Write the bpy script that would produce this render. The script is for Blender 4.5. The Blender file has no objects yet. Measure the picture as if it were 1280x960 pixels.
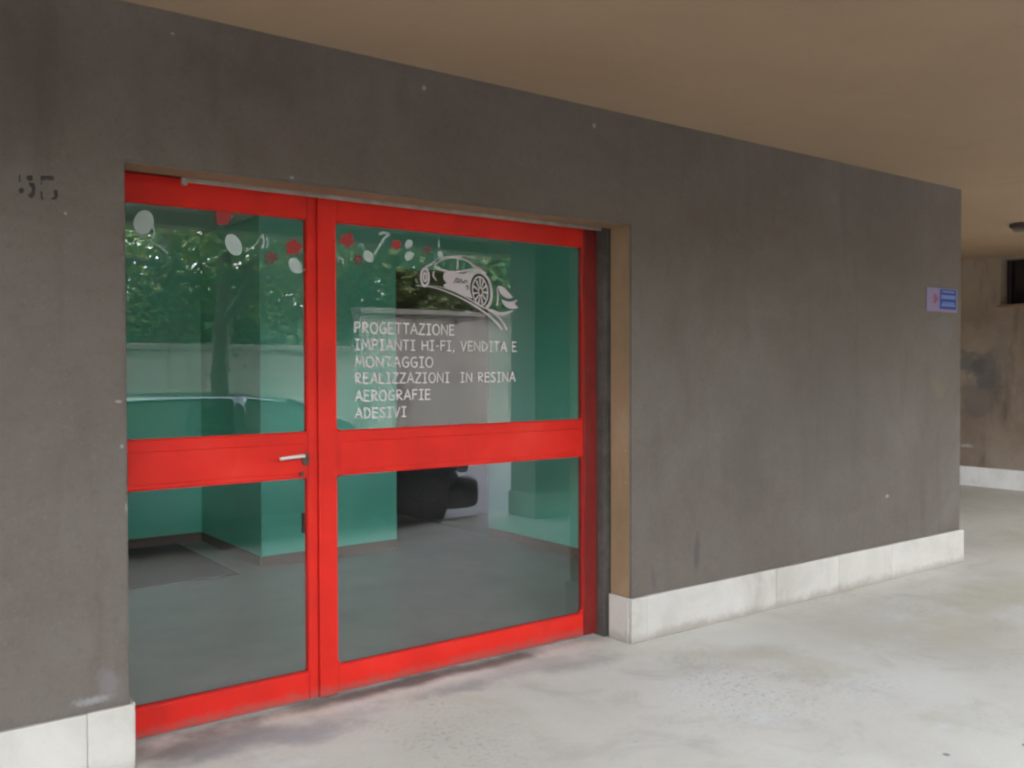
import bpy, bmesh, math, random
from mathutils import Vector, Matrix, Euler
R = math.radians
PI = math.pi
S = bpy.context.scene
C = S.collection
random.seed(7)

# ------------------------------------------------------------------ camera
F_PX, W_PX, H_PX = 1157.0, 1280.0, 960.0
EYE = 1.55
YAW, PITCH, ROLL = R(-36.94), R(-0.95), R(-0.15)
cam_d = bpy.data.cameras.new('camera')
cam = bpy.data.objects.new('camera', cam_d)
C.objects.link(cam)
CAM_M = (Matrix.Rotation(YAW, 4, 'Z') @ Matrix.Rotation(PI/2 + PITCH, 4, 'X') @ Matrix.Rotation(ROLL, 4, 'Z'))
cam.matrix_world = Matrix.Translation((0, 0, EYE)) @ CAM_M
cam_d.sensor_width = 36.0
cam_d.lens = F_PX / W_PX * 36.0
cam_d.clip_start = 0.05
cam_d.clip_end = 1500
S.camera = cam

# ------------------------------------------------------------------ world, sun, exposure
SUN_EL, SUN_AZ = R(50), R(35)          # azimuth measured from +Y towards +X
w = bpy.data.worlds.new('World'); S.world = w; w.use_nodes = True
wn = w.node_tree.nodes; wl = w.node_tree.links
bg = wn['Background']
sky = wn.new('ShaderNodeTexSky'); sky.sky_type = 'NISHITA'
sky.sun_disc = False; sky.sun_elevation = SUN_EL; sky.sun_rotation = SUN_AZ
sky.dust_density = 3.0; sky.air_density = 1.0; sky.ozone_density = 1.0
hz = wn.new('ShaderNodeHueSaturation'); hz.inputs['Saturation'].default_value = 0.36
wl.new(sky.outputs[0], hz.inputs['Color']); wl.new(hz.outputs[0], bg.inputs['Color'])
bg.inputs['Strength'].default_value = 0.15
sd = bpy.data.lights.new('sun', 'SUN'); sd.energy = 0.6; sd.angle = R(12); sd.color = (1, .95, .88)
sun = bpy.data.objects.new('sun', sd); C.objects.link(sun)
sv = Vector((math.sin(SUN_AZ)*math.cos(SUN_EL), math.cos(SUN_AZ)*math.cos(SUN_EL), math.sin(SUN_EL)))
sun.rotation_euler = sv.to_track_quat('Z', 'Y').to_euler()
S.view_settings.view_transform = 'Standard'
S.view_settings.look = 'None'
S.view_settings.gamma = 1.0
S.view_settings.exposure = 4.7
S.render.engine = 'CYCLES'
S.cycles.max_bounces = 10
S.cycles.diffuse_bounces = 6
S.cycles.transparent_max_bounces = 16
S.cycles.filter_width = 2.4

# ------------------------------------------------------------------ geometry reference (metres)
Y0 = 3.75            # outer face of the wall
YF = 3.99            # front of the red frame
def on_plane(px, py, Y):
    """photo pixel -> (x, z) on the vertical plane y = Y"""
    d = CAM_M.to_3x3() @ Vector(((px - W_PX/2)/F_PX, (H_PX/2 - py)/F_PX, -1.0))
    t = Y / d.y
    return (d.x*t, EYE + d.z*t)
XL = 0.960
XR = 3.650
ZO = 2.350           # top of the opening
CEIL = 2.965
XE = 7.30            # end of the wall
XFAR = 12.10         # far wall
EDGE = -0.45         # outer edge of the portico
FEDGE = 0.10          # street edge of the raised portico floor
GROUND = -0.12
YG = YF + 0.022      # glass

# ------------------------------------------------------------------ node helpers
def mat(name, color=(.5,.5,.5), rough=.6, metal=0.0, spec=.5):
    m = bpy.data.materials.new(name); m.use_nodes = True
    b = m.node_tree.nodes['Principled BSDF']
    b.inputs['Base Color'].default_value = (*color, 1)
    b.inputs['Roughness'].default_value = rough
    b.inputs['Metallic'].default_value = metal
    b.inputs['Specular IOR Level'].default_value = spec
    return m
class G:
    """small node-graph helper"""
    def __init__(s, m):
        s.m = m; s.n = m.node_tree.nodes; s.l = m.node_tree.links
        s.b = s.n['Principled BSDF']
        s.tc = s.n.new('ShaderNodeTexCoord')
        s.co = s.tc.outputs['Object']
    def mapped(s, scale=(1,1,1), loc=(0,0,0), rot=(0,0,0)):
        mp = s.n.new('ShaderNodeMapping'); s.l.new(s.co, mp.inputs[0])
        mp.inputs['Scale'].default_value = scale; mp.inputs['Location'].default_value = loc
        mp.inputs['Rotation'].default_value = rot
        return mp.outputs[0]
    def noise(s, scale, detail=5, rough=.6, vec=None, dist=0):
        t = s.n.new('ShaderNodeTexNoise'); t.inputs['Scale'].default_value = scale
        t.inputs['Detail'].default_value = detail; t.inputs['Roughness'].default_value = rough
        t.inputs['Distortion'].default_value = dist
        s.l.new(vec or s.co, t.inputs['Vector']); return t.outputs['Fac']
    def ramp(s, fac, stops):
        r = s.n.new('ShaderNodeValToRGB'); s.l.new(fac, r.inputs[0])
        e = r.color_ramp.elements
        while len(e) > len(stops): e.remove(e[-1])
        while len(e) < len(stops): e.new(.5)
        for k, (p, c) in enumerate(stops):
            e[k].position = p; e[k].color = (*c, 1) if len(c) == 3 else c
        return r.outputs[0]
    def mask(s, fac, a, b, top=1.0):
        r = s.n.new('ShaderNodeMapRange'); s.l.new(fac, r.inputs[0])
        r.inputs[1].default_value = a; r.inputs[2].default_value = b
        r.inputs[3].default_value = 0; r.inputs[4].default_value = top
        r.interpolation_type = 'SMOOTHSTEP'
        return r.outputs[0]
    def mix(s, fac, a, b, mode='MIX'):
        x = s.n.new('ShaderNodeMix'); x.data_type = 'RGBA'; x.blend_type = mode
        for sock, v in ((x.inputs[0], fac), (x.inputs[6], a), (x.inputs[7], b)):
            if isinstance(v, (int, float)): sock.default_value = v
            elif isinstance(v, tuple): sock.default_value = (*v, 1)
            else: s.l.new(v, sock)
        return x.outputs[2]
    def math(s, op, a, b=None):
        x = s.n.new('ShaderNodeMath'); x.operation = op
        for k, v in enumerate((a, b)):
            if v is None: continue
            if isinstance(v, (int, float)): x.inputs[k].default_value = v
            else: s.l.new(v, x.inputs[k])
        return x.outputs[0]
    def spot(s, x, z, rx, rz, soft=.5, rag=.5, axis='XZ', rot=0.0, nscale=None):
        """ragged stain of its own shape at (x, z) on the surface"""
        sp = s.n.new('ShaderNodeSeparateXYZ'); s.l.new(s.co, sp.inputs[0])
        a = sp.outputs[0 if axis[0] == 'X' else 1]; c = sp.outputs[2 if axis[1] == 'Z' else 1]
        dx = s.math('SUBTRACT', a, x); dz = s.math('SUBTRACT', c, z)
        if rot:
            cr, sr = math.cos(rot), math.sin(rot)
            ex = s.math('ADD', s.math('MULTIPLY', dx, cr), s.math('MULTIPLY', dz, sr))
            ez = s.math('SUBTRACT', s.math('MULTIPLY', dz, cr), s.math('MULTIPLY', dx, sr))
            dx, dz = ex, ez
        ex = s.math('POWER', s.math('ABSOLUTE', s.math('DIVIDE', dx, rx)), 2.0)
        ez = s.math('POWER', s.math('ABSOLUTE', s.math('DIVIDE', dz, rz)), 2.0)
        d = s.math('SQRT', s.math('ADD', ex, ez))
        nz = s.noise(nscale or 2.2/min(rx, rz)*.5, 4, .6)
        d2 = s.math('ADD', d, s.math('MULTIPLY', s.math('SUBTRACT', nz, .5), rag*2))
        r = s.n.new('ShaderNodeMapRange'); s.l.new(d2, r.inputs[0])
        r.inputs[1].default_value = 1.0; r.inputs[2].default_value = 1.0 - soft
        r.interpolation_type = 'SMOOTHSTEP'
        return r.outputs[0]
    def bump(s, h, strength=.3, dist=.01):
        b = s.n.new('ShaderNodeBump'); b.inputs['Strength'].default_value = strength
        b.inputs['Distance'].default_value = dist; s.l.new(h, b.inputs['Height'])
        s.l.new(b.outputs[0], s.b.inputs['Normal'])
    def color(s, c): s.l.new(c, s.b.inputs['Base Color'])
    def rough(s, c): s.l.new(c, s.b.inputs['Roughness'])

# ------------------------------------------------------------------ object helpers
def link(name, bm, m, parent=None, smooth=False, label=None, cat=None, group=None, kind=None):
    me = bpy.data.meshes.new(name); bm.normal_update(); bm.to_mesh(me); bm.free()
    if m:
        for q in (m if isinstance(m, (list, tuple)) else [m]): me.materials.append(q)
    if smooth:
        for p in me.polygons: p.use_smooth = True
    o = bpy.data.objects.new(name, me); C.objects.link(o)
    if parent: o.parent = parent
    tag(o, label, cat, group, kind)
    return o
def tag(o, label=None, cat=None, group=None, kind=None):
    if label: o['label'] = label
    if cat: o['category'] = cat
    if group: o['group'] = group
    if kind: o['kind'] = kind
    return o
def thing(name, loc, label, cat, group=None, rz=0):
    o = bpy.data.objects.new(name, None); o.empty_display_size = .2
    C.objects.link(o); o.location = loc; o.rotation_euler = (0, 0, rz)
    return tag(o, label, cat, group)
def box(bm, x0, x1, y0, y1, z0, z1, mi=0):
    v = [bm.verts.new(p) for p in ((x0,y0,z0),(x1,y0,z0),(x1,y1,z0),(x0,y1,z0),(x0,y0,z1),(x1,y0,z1),(x1,y1,z1),(x0,y1,z1))]
    for f in ((0,3,2,1),(4,5,6,7),(0,1,5,4),(1,2,6,5),(2,3,7,6),(3,0,4,7)):
        fc = bm.faces.new([v[i] for i in f]); fc.material_index = mi
    return v
def boxbm(*a, bevel=0, seg=2):
    bm = bmesh.new(); box(bm, *a)
    if bevel: bmesh.ops.bevel(bm, geom=bm.edges[:], offset=bevel, segments=seg, affect='EDGES', profile=.5)
    return bm
def prism_xz(bm, pts, y0, y1):
    """outline in x,z extruded from y0 to y1"""
    a = [bm.verts.new((x, y0, z)) for x, z in pts]; b = [bm.verts.new((x, y1, z)) for x, z in pts]
    bm.faces.new(a); bm.faces.new(b[::-1]); n = len(pts)
    for i in range(n): bm.faces.new((a[(i+1)%n], a[i], b[i], b[(i+1)%n]))
    bmesh.ops.recalc_face_normals(bm, faces=bm.faces[:])
def tube(bm, pts, radii, seg=8, cap=True):
    rings = []
    for i, p in enumerate(pts):
        p = Vector(p)
        d = (Vector(pts[min(i+1, len(pts)-1)]) - Vector(pts[max(i-1, 0)])).normalized()
        u = d.cross(Vector((0,0,1)));  u = d.cross(Vector((1,0,0))) if u.length < .2 else u
        u.normalize(); v = d.cross(u); r = radii[i] if isinstance(radii, (list, tuple)) else radii
        rings.append([bm.verts.new(p + (u*math.cos(2*PI*k/seg) + v*math.sin(2*PI*k/seg))*r) for k in range(seg)])
    for a, b in zip(rings, rings[1:]):
        for k in range(seg): bm.faces.new((a[k], a[(k+1)%seg], b[(k+1)%seg], b[k]))
    if cap: bm.faces.new(rings[0][::-1]); bm.faces.new(rings[-1])
def loft(bm, rings, close=True, caps=True):
    vs = [[bm.verts.new(p) for p in r] for r in rings]; n = len(vs[0])
    for a, b in zip(vs, vs[1:]):
        for k in range(n if close else n-1): bm.faces.new((a[k], a[(k+1)%n], b[(k+1)%n], b[k]))
    if caps: bm.faces.new(vs[0][::-1]); bm.faces.new(vs[-1])
    bmesh.ops.recalc_face_normals(bm, faces=bm.faces[:])

# ------------------------------------------------------------------ materials
def plaster_mat():
    m = mat('grey_brown_plaster', rough=.85, spec=.25); g = G(m)
    big = g.noise(1.1, 8, .68, None, .4); mid = g.noise(6, 8, .75); fine = g.noise(38, 6, .8)
    streak = g.noise(3, 5, .6, g.mapped((2.2, 1, .35)))
    c = g.ramp(big, [(.28, (.094,.074,.060)), (.5, (.113,.093,.077)), (.75, (.136,.116,.100))])
    c = g.mix(g.mask(mid, .48, .75, .22), c, (.155,.132,.114))
    c = g.mix(g.mask(streak, .5, .8, .5), c, (.076,.061,.050))
    c = g.mix(g.mask(fine, .50, .68, .35), c, (.07,.060,.052)); c = g.mix(g.mask(g.noise(52, 6, .8, g.mapped(loc=(4,4,4))), .54, .68, .35), c, (.19,.172,.155))
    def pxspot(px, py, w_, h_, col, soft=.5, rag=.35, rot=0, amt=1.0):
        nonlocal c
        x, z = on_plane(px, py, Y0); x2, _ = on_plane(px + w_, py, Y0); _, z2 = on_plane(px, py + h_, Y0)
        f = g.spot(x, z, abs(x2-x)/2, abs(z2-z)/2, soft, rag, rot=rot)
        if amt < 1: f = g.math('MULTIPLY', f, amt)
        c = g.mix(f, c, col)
    chip = (.30,.28,.255)
    for px, py, a, b in ((530,110,9,9),(743,157,7,9),(82,267,7,7),(216,42,8,6),(148,502,14,6),(152,558,8,7),
                         (1109,620,7,7),(365,222,9,6),(158,635,6,18),(786,560,5,26)):
        pxspot(px, py, a*.8, b*.9, chip, .8, .7, amt=.75)
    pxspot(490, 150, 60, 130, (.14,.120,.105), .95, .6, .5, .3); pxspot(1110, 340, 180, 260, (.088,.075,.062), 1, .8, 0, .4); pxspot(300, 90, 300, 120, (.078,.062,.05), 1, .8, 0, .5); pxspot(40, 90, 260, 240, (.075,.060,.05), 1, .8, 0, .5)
    pxspot(135, 852, 40, 55, (.17,.15,.145), .8, .6, 0, .5)
    pxspot(115, 876, 70, 14, (.26,.25,.245), .9, .6, 0, .6)
    pxspot(871, 690, 9, 62, (.07,.06,.055), .6, .35, -.06, .75)
    pxspot(817, 722, 6, 40, (.08,.07,.065), .6, .4, .1, .7)
    pxspot(935, 560, 80, 260, (.080,.066,.056), .9, .7, 0, .45); pxspot(1040, 500, 200, 320, (.088,.073,.061), 1, .8, 0, .4)
    pxspot(1180, 412, 26, 40, (.12,.105,.095), .3, .15, 0, .7)
    pxspot(1172, 485, 30, 42, (.15,.135,.07), 1, .9, 0, .35)
    
    
    g.color(c)
    g.bump(g.math('ADD', g.math('MULTIPLY', g.noise(140, 3, .7), .5), g.noise(9, 8, .75)), .6, .010)
    return m
M_plaster = plaster_mat()

M_farwall = mat('brown_plaster', rough=.85, spec=.2); g = G(M_farwall)
c = g.ramp(g.noise(1.1, 6, .65), [(.3,(.20,.15,.115)), (.55,(.29,.23,.18)), (.8,(.35,.29,.235))])
c = g.mix(g.mask(g.noise(2.4, 4, .6, g.mapped((1,1.6,.5))), .5, .75, .6), c, (.08,.065,.052))
sy = lambda px: XFAR / math.tan(math.atan((px-640)/F_PX) - YAW)
for (px, z, ry, rz_, col, a) in ((1212, 1.62, .28, .20, (.09,.105,.12), .6), (1236, 1.52, .25, .26, (.09,.10,.115), .55),
                                 (1222, 1.15, .3, .35, (.10,.105,.11), .45), (1252, 1.75, .12, .5, (.2,.18,.16), .4),
                                 (1208, .52, .12, .03, (.4,.38,.35), .9)):
    c = g.mix(g.math('MULTIPLY', g.spot(sy(px), z, ry, rz_, .5, .9, axis='YZ'), a), c, col)
g.color(c); g.bump(g.noise(12, 6, .7), .3, .006)

M_reveal = mat('tan_brown_paint', rough=.7, spec=.3); g = G(M_reveal)
c = g.ramp(g.noise(4, 5, .6, g.mapped((1,1,.5))), [(.3,(.19,.122,.066)), (.6,(.235,.152,.086)), (.8,(.27,.20,.13))])
c = g.mix(g.mask(g.noise(22, 4, .7), .66, .74, .7), c, (.42,.38,.32))
g.color(c); g.bump(g.noise(30, 4, .6), .25, .004)

M_ceil = mat('tan_ceiling_paint', rough=.9, spec=.2); g = G(M_ceil)
c = g.ramp(g.noise(.5, 5, .6), [(.3,(.31,.212,.132)), (.6,(.355,.245,.155)), (.8,(.39,.276,.178))])
c = g.mix(g.mask(g.noise(2.3, 5, .7, None, 1.2), .62, .72, .2), c, (.24,.16,.10))
c = g.mix(g.mask(g.noise(9, 7, .75), .55, .72, .3), c, (.38,.29,.20)); g.color(c); g.bump(g.noise(16, 8, .75), .4, .008)

def floor_mat():
    m = mat('worn_cement', rough=.55, spec=.4); g = G(m)
    c = g.ramp(g.noise(.55, 6, .6), [(.28,(.50,.475,.40)), (.5,(.60,.58,.505)), (.72,(.68,.67,.61))])
    c = g.mix(g.mask(g.noise(2.0, 7, .7, None, .8), .50, .70, .5), c, (.42,.405,.345))
    c = g.mix(g.mask(g.noise(1.3, 6, .7, g.mapped(loc=(5,2,0)), .5), .52, .68, .45), c, (.50,.475,.34))
    c = g.mix(g.mask(g.noise(9, 6, .75), .57, .72, .35), c, (.46,.45,.42))
    c = g.mix(g.mask(g.noise(45, 4, .7), .60, .72, .3), c, (.33,.32,.30))
    c = g.mix(g.mask(g.noise(1.7, 6, .72, g.mapped(loc=(1,7,0))), .55, .72, .6), c, (.66,.685,.71))
    # own stains: dirt strip along the door, yellow patch by the corner, dark scuffs
    def s_(x, y, rx, ry, col, a, soft=.8, rag=.7, rot=0):
        nonlocal c
        c = g.mix(g.math('MULTIPLY', g.spot(x, y, rx, ry, soft, rag, axis='XY', rot=rot, nscale=3.5), a), c, col)
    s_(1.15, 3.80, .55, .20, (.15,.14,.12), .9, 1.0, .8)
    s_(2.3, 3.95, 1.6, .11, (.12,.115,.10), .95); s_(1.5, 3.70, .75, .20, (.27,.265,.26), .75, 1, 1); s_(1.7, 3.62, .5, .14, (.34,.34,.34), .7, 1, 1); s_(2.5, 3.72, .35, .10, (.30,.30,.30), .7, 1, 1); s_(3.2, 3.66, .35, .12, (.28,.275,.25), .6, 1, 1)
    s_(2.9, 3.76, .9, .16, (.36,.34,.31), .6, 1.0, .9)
    s_(6.4, 3.0, 1.3, .45, (.50,.47,.34), .6, 1.0, 1.0)
    s_(5.3, 2.75, .55, .30, (.50,.45,.32), .5, 1.0, 1.0)
    s_(6.9, 2.4, 1.2, .18, (.42,.40,.36), .5, 1.0, 1.0)
    s_(4.0, 3.2, .5, .2, (.50,.46,.38), .5, 1.0, 1.0)
    s_(3.3, 1.75, .35, .22, (.45,.43,.40), .5, 1.0, 1.0)
    s_(4.0, 1.5, .22, .10, (.36,.35,.34), .5, 1.0, 1.0)
    s_(3.6, 1.9, .02, .02, (.08,.08,.08), .8, .5, .3)
    s_(3.95, 1.75, .025, .02, (.08,.08,.08), .8, .5, .3)
    grit = g.math('MULTIPLY', g.mask(g.noise(38, 5, .8), .50, .66), g.mask(g.noise(1.1, 5, .7, g.mapped(loc=(3,3,0))), .46, .66, .7))
    c = g.mix(grit, c, (.27,.265,.255)); c = g.mix(g.mask(g.noise(70, 6, .85), .56, .68, .4), c, (.34,.32,.28)); c = g.mix(g.mask(g.noise(28, 4, .6, g.mapped(loc=(9,1,0))), .745, .76, .8), c, (.10,.095,.09))
    crk = g.n.new('ShaderNodeTexVoronoi'); crk.feature = 'DISTANCE_TO_EDGE'; crk.inputs['Scale'].default_value = .42
    wv = g.n.new('ShaderNodeVectorMath'); wv.operation = 'ADD'; g.l.new(g.co, wv.inputs[0])
    nz = g.n.new('ShaderNodeTexNoise'); nz.inputs['Scale'].default_value = 1.6; nz.inputs['Detail'].default_value = 7; g.l.new(g.co, nz.inputs['Vector'])
    g.l.new(nz.outputs['Color'], wv.inputs[1]); g.l.new(wv.outputs[0], crk.inputs['Vector'])
    c = g.mix(g.mask(crk.outputs['Distance'], .004, .0005, .10), c, (.36,.35,.32))
    g.color(c)
    rr = g.n.new('ShaderNodeMapRange'); g.l.new(g.noise(1.5, 5, .6), rr.inputs[0])
    rr.inputs[3].default_value = .38; rr.inputs[4].default_value = .75; g.rough(rr.outputs[0])
    g.bump(g.math('ADD', g.noise(7, 8, .75), g.math('MULTIPLY', g.noise(90, 5, .8), .6)), .45, .008)
    return m
M_floor = floor_mat()

M_marble = mat('white_marble', rough=.45, spec=.4); g = G(M_marble)
info = g.n.new('ShaderNodeObjectInfo')
vm = g.n.new('ShaderNodeVectorMath'); vm.operation = 'ADD'; g.l.new(g.co, vm.inputs[0])
cmb = g.n.new('ShaderNodeCombineXYZ'); g.l.new(g.math('MULTIPLY', info.outputs['Random'], 37.0), cmb.inputs[0]); g.l.new(cmb.outputs[0], vm.inputs[1])
c = g.ramp(g.noise(2.2, 6, .65, vm.outputs[0], .6), [(.3,(.32,.29,.245)), (.5,(.41,.38,.335)), (.75,(.48,.455,.415))])
c = g.mix(g.mask(g.noise(6, 7, .7, vm.outputs[0], 1.5), .56, .64, .45), c, (.38,.38,.37))
c = g.mix(g.mask(g.noise(11, 6, .75, vm.outputs[0]), .60, .70, .55), c, (.46,.42,.34))
c = g.mix(g.math('MULTIPLY', info.outputs['Random'], .3), c, (.46,.43,.37))
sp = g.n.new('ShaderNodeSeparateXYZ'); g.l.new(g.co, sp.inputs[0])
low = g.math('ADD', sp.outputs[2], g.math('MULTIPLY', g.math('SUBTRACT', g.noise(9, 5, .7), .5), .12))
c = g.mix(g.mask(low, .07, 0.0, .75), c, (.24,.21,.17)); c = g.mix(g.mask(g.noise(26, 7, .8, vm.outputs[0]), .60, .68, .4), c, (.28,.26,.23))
g.color(c); g.bump(g.noise(20, 5, .6), .12, .004)

M_red = mat('red_enamel_paint', (.5,.012,.008), rough=.42, spec=.2); g = G(M_red)
c = g.ramp(g.noise(3, 5, .6), [(.3,(.44,.012,.006)), (.55,(.54,.015,.007)), (.75,(.59,.028,.016))])
c = g.mix(g.mask(g.noise(14, 7, .8), .62, .70, .5), c, (.30,.05,.04)); c = g.mix(g.mask(g.noise(3.5, 7, .7, g.mapped((1,1,.4))), .52, .72, .5), c, (.32,.014,.012))
sp = g.n.new('ShaderNodeSeparateXYZ'); g.l.new(g.co, sp.inputs[0]); low = g.math('ADD', sp.outputs[2], g.math('MULTIPLY', g.math('SUBTRACT', g.noise(11, 6, .75), .5), .12))
c = g.mix(g.mask(low, .075, .01, .7), c, (.20,.07,.055))
g.color(c); g.bump(g.noise(35, 4, .6), .06, .003)
rr = g.n.new('ShaderNodeMapRange'); g.l.new(g.noise(6, 5, .6), rr.inputs[0]); rr.inputs[3].default_value = .38; rr.inputs[4].default_value = .7; g.rough(rr.outputs[0])

M_red2 = mat('dull_dark_red', rough=.6, spec=.2); g = G(M_red2)  # darker, blotchier version of the frame red, for the right stile
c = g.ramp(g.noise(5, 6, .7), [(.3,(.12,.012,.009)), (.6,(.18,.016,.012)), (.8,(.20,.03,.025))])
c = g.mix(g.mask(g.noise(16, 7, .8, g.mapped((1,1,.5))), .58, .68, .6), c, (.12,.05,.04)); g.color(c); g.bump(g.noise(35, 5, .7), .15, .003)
def glass_mat(name='window_glass', tint=(.975,.978,.972), f0=.058, gloss_rough=.0, k=1.0):
    m = bpy.data.materials.new(name); m.use_nodes = True; n = m.node_tree.nodes; l = m.node_tree.links
    n.clear(); out = n.new('ShaderNodeOutputMaterial')
    tr = n.new('ShaderNodeBsdfTransparent'); tr.inputs[0].default_value = (*tint, 1)
    gl = n.new('ShaderNodeBsdfGlossy'); gl.inputs['Roughness'].default_value = gloss_rough
    gl.inputs['Color'].default_value = (1,1,1,1)
    geo = n.new('ShaderNodeNewGeometry'); dot = n.new('ShaderNodeVectorMath'); dot.operation = 'DOT_PRODUCT'
    l.new(geo.outputs['Incoming'], dot.inputs[0]); l.new(geo.outputs['Normal'], dot.inputs[1])
    def mt(op, a, b=None):
        x = n.new('ShaderNodeMath'); x.operation = op
        for i, v in enumerate((a, b)):
            if v is None: continue
            if isinstance(v, (int, float)): x.inputs[i].default_value = v
            else: l.new(v, x.inputs[i])
        return x.outputs[0]
    p = mt('POWER', mt('SUBTRACT', 1.0, mt('ABSOLUTE', dot.outputs['Value'])), 5.0)
    fac = mt('MULTIPLY', mt('ADD', mt('MULTIPLY', p, 1-f0), f0), k)
    df = n.new('ShaderNodeBsdfDiffuse'); df.inputs[0].default_value = (.62,.60,.56,1)
    nz = n.new('ShaderNodeTexNoise'); nz.inputs['Scale'].default_value = 2.3; nz.inputs['Detail'].default_value = 7; nz.inputs['Roughness'].default_value = .7
    tcn = n.new('ShaderNodeTexCoord'); l.new(tcn.outputs['Object'], nz.inputs['Vector'])
    dm = n.new('ShaderNodeMapRange'); l.new(nz.outputs['Fac'], dm.inputs[0]); dm.inputs[1].default_value = .35; dm.inputs[2].default_value = .75; dm.inputs[3].default_value = .002; dm.inputs[4].default_value = .018
    ms = n.new('ShaderNodeMixShader'); l.new(dm.outputs[0], ms.inputs[0]); l.new(tr.outputs[0], ms.inputs[1]); l.new(df.outputs[0], ms.inputs[2]); tr = ms
    mx = n.new('ShaderNodeMixShader'); l.new(fac, mx.inputs[0]); l.new(tr.outputs[0], mx.inputs[1]); l.new(gl.outputs[0], mx.inputs[2])
    l.new(mx.outputs[0], out.inputs[0]); return m
M_glass = glass_mat()
M_carglass = glass_mat('car_glass', (.48,.56,.53), .06)

M_green = mat('mint_green_wall_paint', rough=.7, spec=.3); g = G(M_green)
g.color(g.ramp(g.noise(1.2, 5, .6), [(.3,(.19,.78,.60)), (.7,(.22,.86,.68))])); g.bump(g.noise(30, 4, .6), .1, .004)
M_ifloor = mat('grey_shop_floor', rough=.35, spec=.45); g = G(M_ifloor)
g.color(g.ramp(g.noise(1.6, 6, .65), [(.3,(.25,.215,.19)), (.7,(.34,.30,.265))]))
M_iceil = mat('white_shop_ceiling', (.78,.80,.76), rough=.9)
M_skirt = mat('terracotta_skirting', (.16,.085,.055), rough=.6)
M_dark = mat('unlit_room_dark', (.035,.04,.038), rough=.8)  # near-black colour paints in the gloom of the unlit back room
M_guide = mat('weathered_grey_steel', rough=.6, metal=.2); g = G(M_guide)
g.color(g.ramp(g.noise(9, 6, .7), [(.35,(.055,.046,.038)), (.7,(.10,.086,.072))]))
M_slat = mat('dusty_shutter_metal', rough=.6); g = G(M_slat)
g.color(g.ramp(g.noise(14, 6, .7), [(.35,(.20,.165,.125)), (.7,(.34,.29,.23))]))
M_black = mat('black_rubber', (.02,.02,.02), rough=.7)
M_alu = mat('brushed_aluminium', (.62,.58,.52), rough=.35, metal=.6)
M_bronze = mat('dark_worn_metal', (.07,.045,.035), rough=.5, metal=.4)
M_vinyl = mat('white_vinyl_film', (.58,.53,.51), rough=.6)
M_vinyl2 = mat('pale_film', (.33,.40,.365), rough=.6)
M_redfilm = mat('red_film', (.26,.018,.016), rough=.6)
M_redfaint = mat('dull_red_film', (.11,.045,.035), rough=.7)
M_ink = mat('faded_black_ink', rough=.85); g = G(M_ink)
g.color(g.ramp(g.noise(55, 5, .75), [(.50,(.022,.018,.016)), (.72,(.075,.065,.055))]))

# ------------------------------------------------------------------ setting: floor, street, ceiling
def sheet(name, x0, x1, y0, y1, z, m):
    bm = bmesh.new()
    bm.faces.new([bm.verts.new(p) for p in ((x0,y0,z),(x1,y0,z),(x1,y1,z),(x0,y1,z))])
    return link(name, bm, m, kind='structure')
M_earth = mat('dry_earth', (.16,.14,.10), rough=.95); g = G(M_earth)
g.color(g.ramp(g.noise(.6, 6, .7), [(.35,(.07,.09,.04)), (.7,(.18,.16,.11))]))
sheet('ground', -400, 400, -400, 400, GROUND-.02, M_earth)
M_asphalt = mat('pale_worn_asphalt', rough=.8); g = G(M_asphalt)
c = g.ramp(g.noise(.5, 6, .65), [(.3,(.20,.20,.21)), (.7,(.27,.27,.28))])
c = g.mix(g.mask(g.noise(160, 3, .7), .5, .75, .4), c, (.24,.24,.24)); g.color(c); g.bump(g.noise(180, 3, .7), .4, .006)
sheet('road', -60, 60, -6.6, FEDGE-.12, GROUND, M_asphalt)
bm = boxbm(-20, 20, FEDGE-.02, 11.5, GROUND-.3, 0)
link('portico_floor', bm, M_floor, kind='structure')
k = thing('kerb', (0, FEDGE-.08, GROUND), 'pale stone kerb along the outer edge of the portico floor', 'kerb')
for i in range(40):
    bm = boxbm(-.495, .495, -.07, .055, -.05, .118, bevel=.008, seg=1)
    if i == 0: kb = link('kerb_stone', bm, M_marble, k); kb.location = (-19.5, 0, 0)
    else:
        bm.free(); q = kb.copy(); C.objects.link(q); q.parent = k; q.location = (-19.5+i, 0, 0)
bm = boxbm(-20, 20, EDGE, 11.5, CEIL, CEIL+.32)
link('portico_ceiling', bm, M_ceil, kind='structure')
# seam strip across the far ceiling
bm = boxbm(-20, 20, EDGE-.25, EDGE-.003, CEIL-.12, CEIL+.5)
link('slab_edge_beam', bm, M_ceil, kind='structure')

# ------------------------------------------------------------------ wall with the opening
wall = thing('shop_wall', (0, Y0, 0), 'grey brown plastered portico wall around the red framed shop entrance', 'wall')
def under(o): o.matrix_parent_inverse = Matrix.Translation(o.parent.location).inverted(); return o
bm = bmesh.new()
prism_xz(bm, [(-20,0),(XL,0),(XL,ZO),(XR,ZO),(XR,0),(XE,0),(XE,CEIL-.001),(-20,CEIL-.001)], Y0, Y0+.16)
for f in bm.faces:
    cx = f.calc_center_median()
    if abs(abs(f.normal.x)-1) < .01 and (abs(cx.x-XL) < .01 or abs(cx.x-XR) < .01): f.material_index = 1
    if abs(cx.z-ZO) < .01: f.material_index = 1
be = [e for e in bm.edges if all(abs(v.co.y-Y0) < .001 for v in e.verts) and all(XL-.01 < v.co.x < XR+.01 for v in e.verts) or
      all(abs(v.co.y-Y0) < .001 and abs(v.co.x-XE) < .01 for v in e.verts)]
bmesh.ops.bevel(bm, geom=be, offset=.008, segments=2, affect='EDGES')
under(link('plaster', bm, [M_plaster, M_reveal], wall))
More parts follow.
